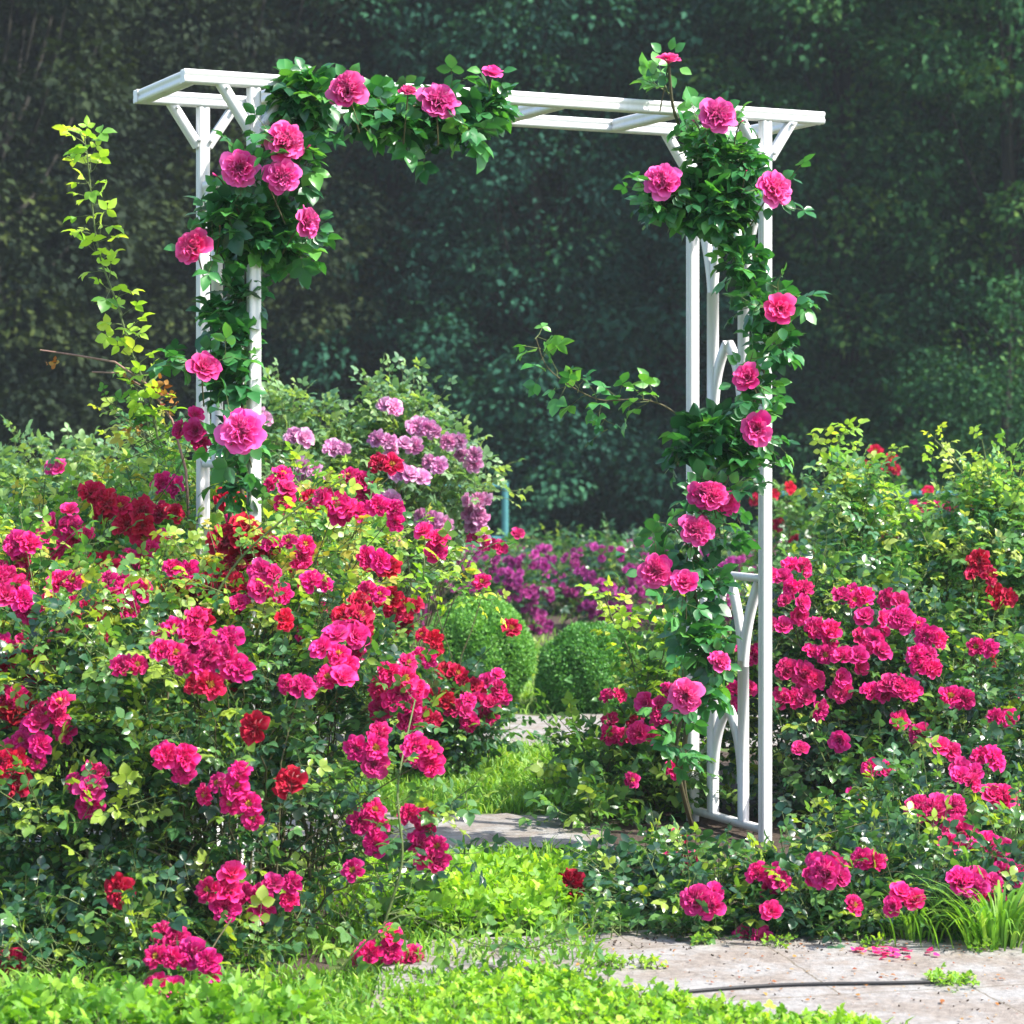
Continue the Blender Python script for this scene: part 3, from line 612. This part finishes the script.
bushE, bE = bush('loose rose bush with pink blooms just behind the right side of the arbor', (gx(630,7.9),7.9),
  [(668,715,42,70,7.9,.2,90),(610,790,60,60,7.8,.2,90),(670,790,60,60,7.7,.2,90),(585,755,36,34,7.9,.15,20),(590,830,40,40,7.5,.15,40),(675,630,30,30,7.9,.12,16)],
  [(616,697,2,m),(619,737,2,m),(647,737,2,'ballpink'),(662,716,1,'ballpink'),(675,769,1,m),(610,720,1,m),(636,725,1,r_),(632,780,1,m),(655,705,2,m),(668,690,1,m)],
  'mid_leaf', .034, .5, .4, ncane=26, nl=4)
sprig(bushE, bE, [(640,700,7.8),(630,650,7.8),(612,620,7.8),(605,595,7.8)], 12, .032, 'lime_leaf', .66, stem=True, r=.004)
sprig(bushE, bE, [(650,700,7.8),(665,650,7.8),(668,620,7.8)], 9, .032, 'lime_leaf', .7, stem=True, r=.004)
# lower arching branch and foreground twigs of bush A
sprig(bushA, bA, [(330,980,5.4),(400,905,5.4),(470,945,5.4),(530,950,5.4),(590,930,5.4)], 22, .028, 'mid_leaf', .6, stem=True, r=.0026)
sprig(bushA, bA, [(384,925,5.6),(405,860,5.6),(395,790,5.6),(415,700,5.8)], 8, .028, 'dark_leaf', .5, stem=True, r=.004)
# rose bed in the distance
k = 0
for (px, Y) in [(395,15.2),(455,15.8),(510,14.6),(560,16.2),(610,14.8),(665,15.8),(715,15.0),(770,16)]:
    top = 545+R.uniform(-4,8); h = EYE-(top-HY)/F*Y+.08; cy = HY + (EYE-h/2)/Y*F; rx = 42; ry = h/2/Y*F
    nm = ['leftmost distant purple flowered rose bush, half hidden by the pale shrub','second purple flowered rose bush from the left in the distant bed','purple flowered rose bush in the distant bed above the left clipped ball','purple flowered rose bush in the distant bed above the gap between the clipped balls',
          'purple flowered rose bush in the distant bed above the right clipped ball','distant purple flowered rose bush just left of the right arbor posts','purple flowered rose bush seen through the right side lattice of the arbor','rightmost distant purple flowered rose bush behind the big bush'][k]
    cl = [(px+R.uniform(-38,38), R.uniform(top, top+80), int(R.integers(1,4)), 'purple') for _ in range(40)]
    bush(nm, (gx(px,Y),Y), [(px,cy,rx,ry,Y,.3,170)], cl, 'dark_leaf', .045, .35, .3, ncane=8, nl=4, leaflets=3, simple=True, csp=.05, group='distant purple rose bushes in the bed', bscale=.72); k += 1
for i, (px, py, Y, h_) in enumerate([(800,520,12.5,60),(880,510,12.8,60),(955,520,12.6,50)]):
    nm = ['blurred red rose bush just right of the arbor in the back row','blurred red rose bush in the back row between two yellow green shoots','blurred red rose bush in the back row at the right behind the tall shoots'][i]
    cl = [[(770,495,2,'red'),(790,488,1,'red'),(760,502,2,'red'),(795,540,1,'red'),(815,560,2,'red'),(780,525,1,'red')],[(875,451,1,'red'),(891,458,1,'red'),(865,467,1,'red'),(878,468,1,'red'),(892,470,2,'red'),(890,540,2,'red'),(900,552,1,'red')],
          [(928,491,1,'red'),(965,505,3,'magenta'),(935,505,2,'magenta'),(920,508,2,'magenta'),(950,508,2,'magenta'),(920,550,1,'red')]][i]
    bush(nm, (gx(px,Y),Y), [(px,py+60,48,h_+45,Y,.3,200),(px,py+90,60,60,Y,.3,120)], [(a,b,c,d,Y-.1) for a,b,c,d in cl], 'mid_leaf', .042, .25, .3, ncane=16, nl=4, leaflets=3, simple=True, group='red rose bushes of the back row', bscale=1.1)

# ---------------------------------------------------------------- clipped box balls
def ball(px, py, rpx, rpy, Y, label, tb=.4):
    c = at(px,py,Y); r = rpx*Y/F; rz = rpy*Y/F; base = np.array([c[0],Y,0])
    root = empty('box_ball', base, label, 'topiary', 'clipped box balls')
    mb = MB(); n = 24000; d = nrm(R.normal(size=(n,3)))
    bump = 1+.035*np.sin(d[:,0]*9+d[:,2]*5)+.03*np.sin(d[:,1]*13+d[:,0]*6)
    P = c + d*np.array([r,r,rz])*(R.uniform(.90,1.01,n)*bump)[:,None]; P = P[P[:,2]>.01]; d = d[:len(P)] if False else nrm((P-c))
    leaves(mb, P, d+R.normal(0,.7,d.shape)+np.array([0,0,.4]), d+R.normal(0,.5,d.shape), R.uniform(.010,.018,len(P)), np.clip(R.normal(tb,.25,len(P)),0,1), True)
    # dense twiggy heart
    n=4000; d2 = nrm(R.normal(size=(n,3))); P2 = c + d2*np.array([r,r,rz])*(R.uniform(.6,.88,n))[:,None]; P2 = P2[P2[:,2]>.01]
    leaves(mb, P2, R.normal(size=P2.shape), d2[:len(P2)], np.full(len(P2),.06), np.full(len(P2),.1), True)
    mb.build('foliage', M['box_leaf'], root, base)
    tb_ = MB(); tube(tb_, [base+np.array([0,0,-.03]), base+np.array([.01,0,.1]), np.array([c[0],Y,c[2]])], [.022,.018,.01], 7); tb_.build('trunk', M['bark'], root, base)
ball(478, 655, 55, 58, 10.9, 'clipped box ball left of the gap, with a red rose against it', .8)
ball(592, 684, 56, 60, 10.6, 'clipped box ball right of the gap, with darker leaves', .35)  # leaf tint set darker than on the left ball
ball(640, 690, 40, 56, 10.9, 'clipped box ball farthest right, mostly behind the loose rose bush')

# ---------------------------------------------------------------- pipe fences
def fence(x0, x1, Y, z, label, nposts):
    base = np.array([(x0+x1)/2, Y, 0]); root = empty('pipe_fence', base, label, 'fence', 'teal pipe fences')
    for zz in (z, z*.45):
        mb = MB(); tube(mb, [(x0,Y,zz),((x0+x1)/2,Y,zz+.003),(x1,Y,zz)], .022, 8); mb.build('rail', M['teal'], root, base)
    for x in np.linspace(x0,x1,nposts):
        mb = MB(); tube(mb, [(x,Y-.0,-.05),(x,Y,z*.5),(x,Y,z+.03)], .028, 8); mb.build('post', M['teal'], root, base)
fence(gx(120,19.5), gx(505,19.5), 19.5, EYE-(486-HY)/F*19.5, 'teal painted pipe fence ending at the left of the gap', 4)
fence(gx(765,19.5), gx(1110,19.5), 19.5, EYE-(494-HY)/F*19.5, 'teal painted pipe fence running behind the red roses at the right', 4)

# ---------------------------------------------------------------- trees
def crown_mesh(name, mat, rx, h, n_clump, n_leaf, leaf, seed, low=.2):
    mb = MB(); ts = []
    for i in range(n_clump):
        f = R.uniform(0,1)**1.25; z = low + (h-low)*f
        prof = (1-.55*f**2.2)*(.85+.15*math.sin(f*9+seed))
        a = R.uniform(0,6.28); q = math.sqrt(R.uniform(.25,1))
        c = np.array([math.cos(a)*rx*prof*q, math.sin(a)*rx*prof*q, z]); rr = R.uniform(.28,.62)
        n = int(n_leaf/n_clump)
        P, d = in_ellipsoid(n, c, (rr, rr, rr*.6), .35)
        out = nrm(c*np.array([1,1,0])+np.array([0,0,.3]))
        tb = R.normal(.33,.24)
        leaves(mb, P, d*.6+out*.4+np.array([0,0,-.35])+R.normal(0,.35,(n,3)), np.array([0,0,1.])+d*.6+R.normal(0,.35,(n,3)), R.uniform(.7,1.3,n)*leaf, np.clip(tb+R.normal(0,.13,n),0,1), True)
        ts.append(c)
    return mb.mesh(name, mat), ts
def trunk_mesh(name, h, ts, r=.09):
    mb = MB(); tube(mb, [(0,0,-.1),(.05,0,h*.25),(-.05,.04,h*.5),(0,0,h*.9)], [r*1.2,r,r*.7,r*.2], 9)
    for c in ts[::9]:
        z = c[2]*.6; tube(mb, bez(np.array([0,0,z]), np.array([c[0]*.5,c[1]*.5,z+.15]), c, 6), np.linspace(r*.35,r*.07,6), 5)
    return mb.mesh(name, M['bark'])
protos = []
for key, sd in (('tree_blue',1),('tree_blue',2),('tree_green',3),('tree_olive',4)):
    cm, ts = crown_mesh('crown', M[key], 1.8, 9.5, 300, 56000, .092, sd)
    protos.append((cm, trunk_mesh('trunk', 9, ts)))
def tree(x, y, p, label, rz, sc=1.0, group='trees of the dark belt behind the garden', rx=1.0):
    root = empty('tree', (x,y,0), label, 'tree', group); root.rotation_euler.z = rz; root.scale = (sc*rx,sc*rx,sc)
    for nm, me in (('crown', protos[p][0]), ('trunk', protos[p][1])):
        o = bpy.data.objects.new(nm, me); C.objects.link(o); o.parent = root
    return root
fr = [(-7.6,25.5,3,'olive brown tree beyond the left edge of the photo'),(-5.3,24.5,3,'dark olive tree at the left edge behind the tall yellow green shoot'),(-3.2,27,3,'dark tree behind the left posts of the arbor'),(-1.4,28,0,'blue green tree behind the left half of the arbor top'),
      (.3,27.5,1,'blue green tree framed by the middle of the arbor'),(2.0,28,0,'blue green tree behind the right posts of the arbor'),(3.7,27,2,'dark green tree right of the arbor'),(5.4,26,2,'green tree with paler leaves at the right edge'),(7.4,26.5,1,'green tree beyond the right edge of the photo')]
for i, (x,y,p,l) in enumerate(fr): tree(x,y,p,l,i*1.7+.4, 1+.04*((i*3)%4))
k = 0
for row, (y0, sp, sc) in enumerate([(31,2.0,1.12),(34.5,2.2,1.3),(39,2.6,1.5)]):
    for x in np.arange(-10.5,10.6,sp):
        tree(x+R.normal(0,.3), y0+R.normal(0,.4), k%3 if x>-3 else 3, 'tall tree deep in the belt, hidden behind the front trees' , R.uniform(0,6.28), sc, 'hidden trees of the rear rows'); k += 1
# round conifer-like shrub at the right
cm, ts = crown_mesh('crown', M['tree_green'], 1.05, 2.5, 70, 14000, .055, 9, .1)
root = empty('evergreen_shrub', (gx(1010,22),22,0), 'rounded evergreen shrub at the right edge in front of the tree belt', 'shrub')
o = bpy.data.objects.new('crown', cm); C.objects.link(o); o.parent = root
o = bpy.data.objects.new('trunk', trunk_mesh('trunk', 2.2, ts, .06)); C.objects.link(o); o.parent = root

# ---------------------------------------------------------------- ground cover
def scatter(n, xr, yr, keep=None):
    x = R.uniform(*xr, n); y = R.uniform(*yr, n); P = np.stack([x,y,np.zeros(n)],1)
    if keep is not None: P = P[keep(x,y)]
    return P
def grass(name, P, h, label, w=.16, tb=.45, lean=.35):
    mb = MB(); n = len(P)
    D = np.stack([R.normal(0,lean,n),R.normal(0,lean,n),np.ones(n)],1)
    S = h*R.uniform(.5,1.4,n)
    # two-segment bent blades
    d1 = nrm(D); d2 = nrm(D*np.array([2.6,2.6,.55])); side = nrm(np.cross(d1, R.normal(size=(n,3)))); wd = (.0035*R.uniform(.7,1.4,n))[:,None]
    p1 = P + d1*(S*.6)[:,None]; p2 = p1 + d2*(S*.5)[:,None]
    V = np.stack([P-side*wd, P+side*wd, p1+side*wd*.8, p1-side*wd*.8, p2],1).reshape(-1,3); off = (np.arange(n)*5)[:,None]
    T = np.repeat(np.clip(tb+R.normal(0,.25,n),0,1),5); b = mb.n
    mb.add(V, np.array([[0,1,2,3]])+off, T); mb.Fs.append(np.array([[3,2,4]])+off+b); mb.MI.append(np.zeros(n,int))
    o = mb.build(name, M['grass']); tag(o, label, 'grass', None, 'stuff'); return o
def weeds(name, P, label, leaf=.03, h=(.03,.10), tb=.5, mat='weed_leaf'):
    mb = MB(); n = len(P)
    P = P + np.stack([np.zeros(n),np.zeros(n),R.uniform(0,h[1]*.6,n)],1)
    sprays(mb, P, np.stack([R.normal(0,.5,n),R.normal(0,.5,n),np.ones(n)],1), R.uniform(*h,n), 3, leaf, tb, .35, 3, droop=.1)
    o = mb.build(name, [M[mat], M['stem']]); tag(o, label, 'ground cover', None, 'stuff'); return o
def px_of(x,y): return 512+x/y*F
grass('grass', scatter(26000,(-1.9,.6),(7.72,9.25), lambda x,y: (px_of(x,y)>330)|(x<-1.0)), .045, 'mown green grass strip between the two far paths')
grass('grass', scatter(36000,(-6,6),(10.4,14.0)), .05, 'green lawn around the clipped balls')
grass('grass', scatter(20000,(-7,7),(14.0,26)), .06, 'rough shaded grass under the trees', tb=.2)  # low tint puts the shade into the blade colour
grass('grass', scatter(8000,(-1.6,.25),(4.6,5.0), lambda x,y: x < -.1+.2*R.uniform(size=len(x))), .042, 'long grass along the bottom edge of the picture', tb=.5, lean=.6)
grass('grass', scatter(5000,(-1.4,.15),(4.95,5.45)), .028, 'short grass between the weeds and the left rose bush', tb=.35)
grass('grass', scatter(7000,(-1.7,.2),(5.5,7.0)), .05, 'grass growing under the left rose bush', tb=.35)
lo = lambda x: 5.32 - .44*np.clip((-.10-x)/.25,0,1) + .03*np.sin(x*23) - .42*np.clip((x-.08)/.5,0,1)
weeds('ground_cover', scatter(3600,(-.75,.75),(4.5,5.4), lambda x,y: (y < lo(x)) & (x > -.4+.35*R.uniform(size=len(x)))), 'bright yellow green low weeds in the foreground beside the slabs', .016, (.010,.034), .44)
grass('grass', scatter(6000,(-.4,.8),(4.5,5.4), lambda x,y: y < lo(x)+.02), .036, 'grass blades coming up through the yellow green foreground weeds', tb=.4, lean=.5)
weeds('ground_cover', scatter(1000,(-.35,.2),(5.85,6.55), lambda x,y: x<.20-(.1*(7-y))), 'bright leafy weeds between the near slabs and the middle path', .023, (.02,.06), .45)
weeds('ground_cover', scatter(500,(-1.6,-.4),(4.7,5.02)), 'darker low weeds at the foot of the left rose bush', .024, (.02,.06), .1)
weeds('ground_cover', scatter(240,(.2,1.5),(5.78,5.92)), 'low weeds along the edge of the slabs under the right bush', .02, (.015,.04), .1, 'mid_leaf')
weeds('ground_cover', scatter(110,(.1,.4),(7.7,8.3)), 'pale weeds on the grass strip beside the loose rose bush', .024, (.03,.07), .3)
# litter, pebbles and seedlings on the slabs
mb = MB(); n = 420; x = R.uniform(.0,1.35,n); y = R.uniform(4.8,5.8,n); P = np.stack([x,y,np.full(n,.013)],1)
leaves(mb, P, R.normal(size=(n,3))*np.array([1,1,.12]), np.tile([0,0,1.],(n,1))+R.normal(0,.25,(n,3)), R.uniform(.004,.013,n), R.uniform(0,1,n))
tag(mb.build('leaf_litter', M['dead_leaf']), 'small dry leaf crumbs scattered over the slabs', 'leaf litter', None, 'stuff')
mb = MB(); n = 420; x = R.uniform(-.3,1.4,n); y = np.where(R.uniform(size=n)<.6, 5.8-np.abs(R.normal(0,.09,n)), R.uniform(4.9,5.8,n)); q = R.uniform(.0008,.003,n)
P = np.stack([x,y,np.full(n,.009)],1); prisms(mb, P, P+np.stack([R.normal(0,.003,n),R.normal(0,.003,n),q],1), q, q*.6)
tag(mb.build('grit', M['soil']), 'dark crumbs of soil washed onto the slabs', 'soil', None, 'stuff')
sx = np.array([(.95,5.32),(.97,5.33),(1.0,5.31),(.22,5.5),(.25,5.47),(.3,5.49),(.19,5.45),(.62,5.72),(.85,5.7),(.45,5.74),(1.1,5.66)]*9)
P = np.column_stack([sx+R.normal(0,.022,sx.shape), np.zeros(len(sx))])
weeds('ground_cover', P, 'tiny weeds growing in the joints of the slabs', .011, (.008,.02), .35)
# tuft of lush blades
def tuft(px, py, Y, n, h, label, w=.007):
    base = at(px,py,Y); base[2] = 0
    mb = MB(); a = R.uniform(0,6.28,n); q = np.abs(R.normal(0,.045,n)); P = base + np.stack([np.cos(a)*q*1.6,np.sin(a)*q,np.zeros(n)],1)
    for i in range(n):
        L_ = h*R.uniform(.35,1.2); dx, dy = math.cos(a[i])*L_*R.uniform(.35,1.15), math.sin(a[i])*L_*.6
        p = bez(P[i], P[i]+np.array([dx*.3,dy*.3,L_*.9]), P[i]+np.array([dx,dy,L_*R.uniform(.45,.9)]), 6)
        sd = nrm(np.array([-dy,dx,0])+1e-4)*w*R.uniform(.7,1.3); ws = np.array([.6,1,1,.8,.5,.05])[:,None]
        V = np.concatenate([p-sd*ws, p+sd*ws]); mb.add(V, [[k,k+1,k+7,k+6] for k in range(5)], np.clip(R.normal(.3,.25),0,1))
    o = mb.build('grass_tuft', M['grass'], None, base); tag(o, label, 'plant', None); return o
tuft(1000,955,5.72,260,.17,'lush bright green tuft of broad blades at the lower right corner', .0038)
tuft(915,945,5.8,90,.12,'smaller dark green tuft of blades under the right bush', .003)
tuft(60,1000,5.1,50,.10,'arching grass tuft at the lower left corner', .005)
tuft(235,1000,5.1,40,.09,'arching grass tuft under the lowest magenta cluster', .005)
# hose
hp = []
for px in range(672, 952, 12):
    py = 999 - (px-672)*.052 - 2.5*math.sin((px-672)/60); Y = gy(py); hp.append(np.array([gx(px,Y),Y,.013]))
mb = MB(); tube(mb, hp, .0038, 8); tag(mb.build('garden_hose', M['hose']), 'thin black garden hose lying across the slabs', 'hose')
# fallen petals
mb = MB(); n = 34; P = np.stack([R.normal(gx(885,5.6),.045,n), R.normal(5.62,.03,n), np.full(n,.014)],1)
leaves(mb, P, R.normal(size=(n,3))*np.array([1,1,.15]), np.tile([0,0,1.],(n,1))+R.normal(0,.2,(n,3)), R.uniform(.012,.024,n), R.uniform(0,1,n), False, 0, 1.6)
tag(mb.build('fallen_petals', M['magenta']), 'scatter of fallen magenta petals on the slabs', 'petals', None, 'stuff')

# ---------------------------------------------------------------- haze
mb = MB(); X0,X1,Y0,Y1,Z0,Z1 = -170,170,-80,320,-1,16
mb.add([(X0,Y0,Z0),(X1,Y0,Z0),(X1,Y1,Z0),(X0,Y1,Z0),(X0,Y0,Z1),(X1,Y0,Z1),(X1,Y1,Z1),(X0,Y1,Z1)], [[3,2,1,0],[4,5,6,7],[0,1,5,4],[1,2,6,5],[2,3,7,6],[3,0,4,7]])
hm, nt, N, L = newmat('haze_air'); pv = N.new('ShaderNodeVolumePrincipled'); pv.inputs['Density'].default_value = .0009; pv.inputs['Color'].default_value = (.80,.92,1,1)
ho = N.new('ShaderNodeOutputMaterial'); L.new(pv.outputs[0], ho.inputs['Volume'])
tag(mb.build('haze', hm, smooth=False), None, None, None, 'stuff')

# ---------------------------------------------------------------- light, camera
SC = bpy.context.scene
EL, AZ = rad(50), rad(112)     # azimuth from +Y (view direction), negative = left
w = bpy.data.worlds.new('World'); SC.world = w; w.use_nodes = True
nt = w.node_tree; bg = nt.nodes['Background']; sky = nt.nodes.new('ShaderNodeTexSky'); sky.sky_type = 'NISHITA'; sky.sun_disc = False
sky.sun_elevation = EL; sky.sun_rotation = AZ; sky.air_density = 1.0; sky.dust_density = 2.0
nt.links.new(sky.outputs[0], bg.inputs[0]); bg.inputs[1].default_value = .15
sd = bpy.data.lights.new('sun', 'SUN'); sd.energy = 4.0; sd.angle = rad(.6); sd.color = (1,.95,.86)
so = bpy.data.objects.new('sun', sd); C.objects.link(so)
v = Vector((math.sin(AZ)*math.cos(EL), math.cos(AZ)*math.cos(EL), math.sin(EL)))
so.rotation_mode = 'QUATERNION'; so.rotation_quaternion = v.to_track_quat('Z','Y')
cam = bpy.data.cameras.new('camera'); co = bpy.data.objects.new('camera', cam); C.objects.link(co)
co.location = (0,0,EYE); co.rotation_euler = (math.pi/2,0,0)
cam.sensor_width = 36; cam.lens = F/1024*36; cam.shift_y = -(512-HY)/1024; cam.clip_end = 1000
cam.dof.use_dof = True; cam.dof.focus_distance = 6.7; cam.dof.aperture_fstop = 6.3
SC.camera = co
SC.view_settings.view_transform = 'Standard'; SC.view_settings.look = 'None'; SC.view_settings.gamma = 1
SC.view_settings.exposure = 1.36
SC.cycles.max_bounces = 6; SC.cycles.diffuse_bounces = 2; SC.cycles.glossy_bounces = 2; SC.cycles.transparent_max_bounces = 4
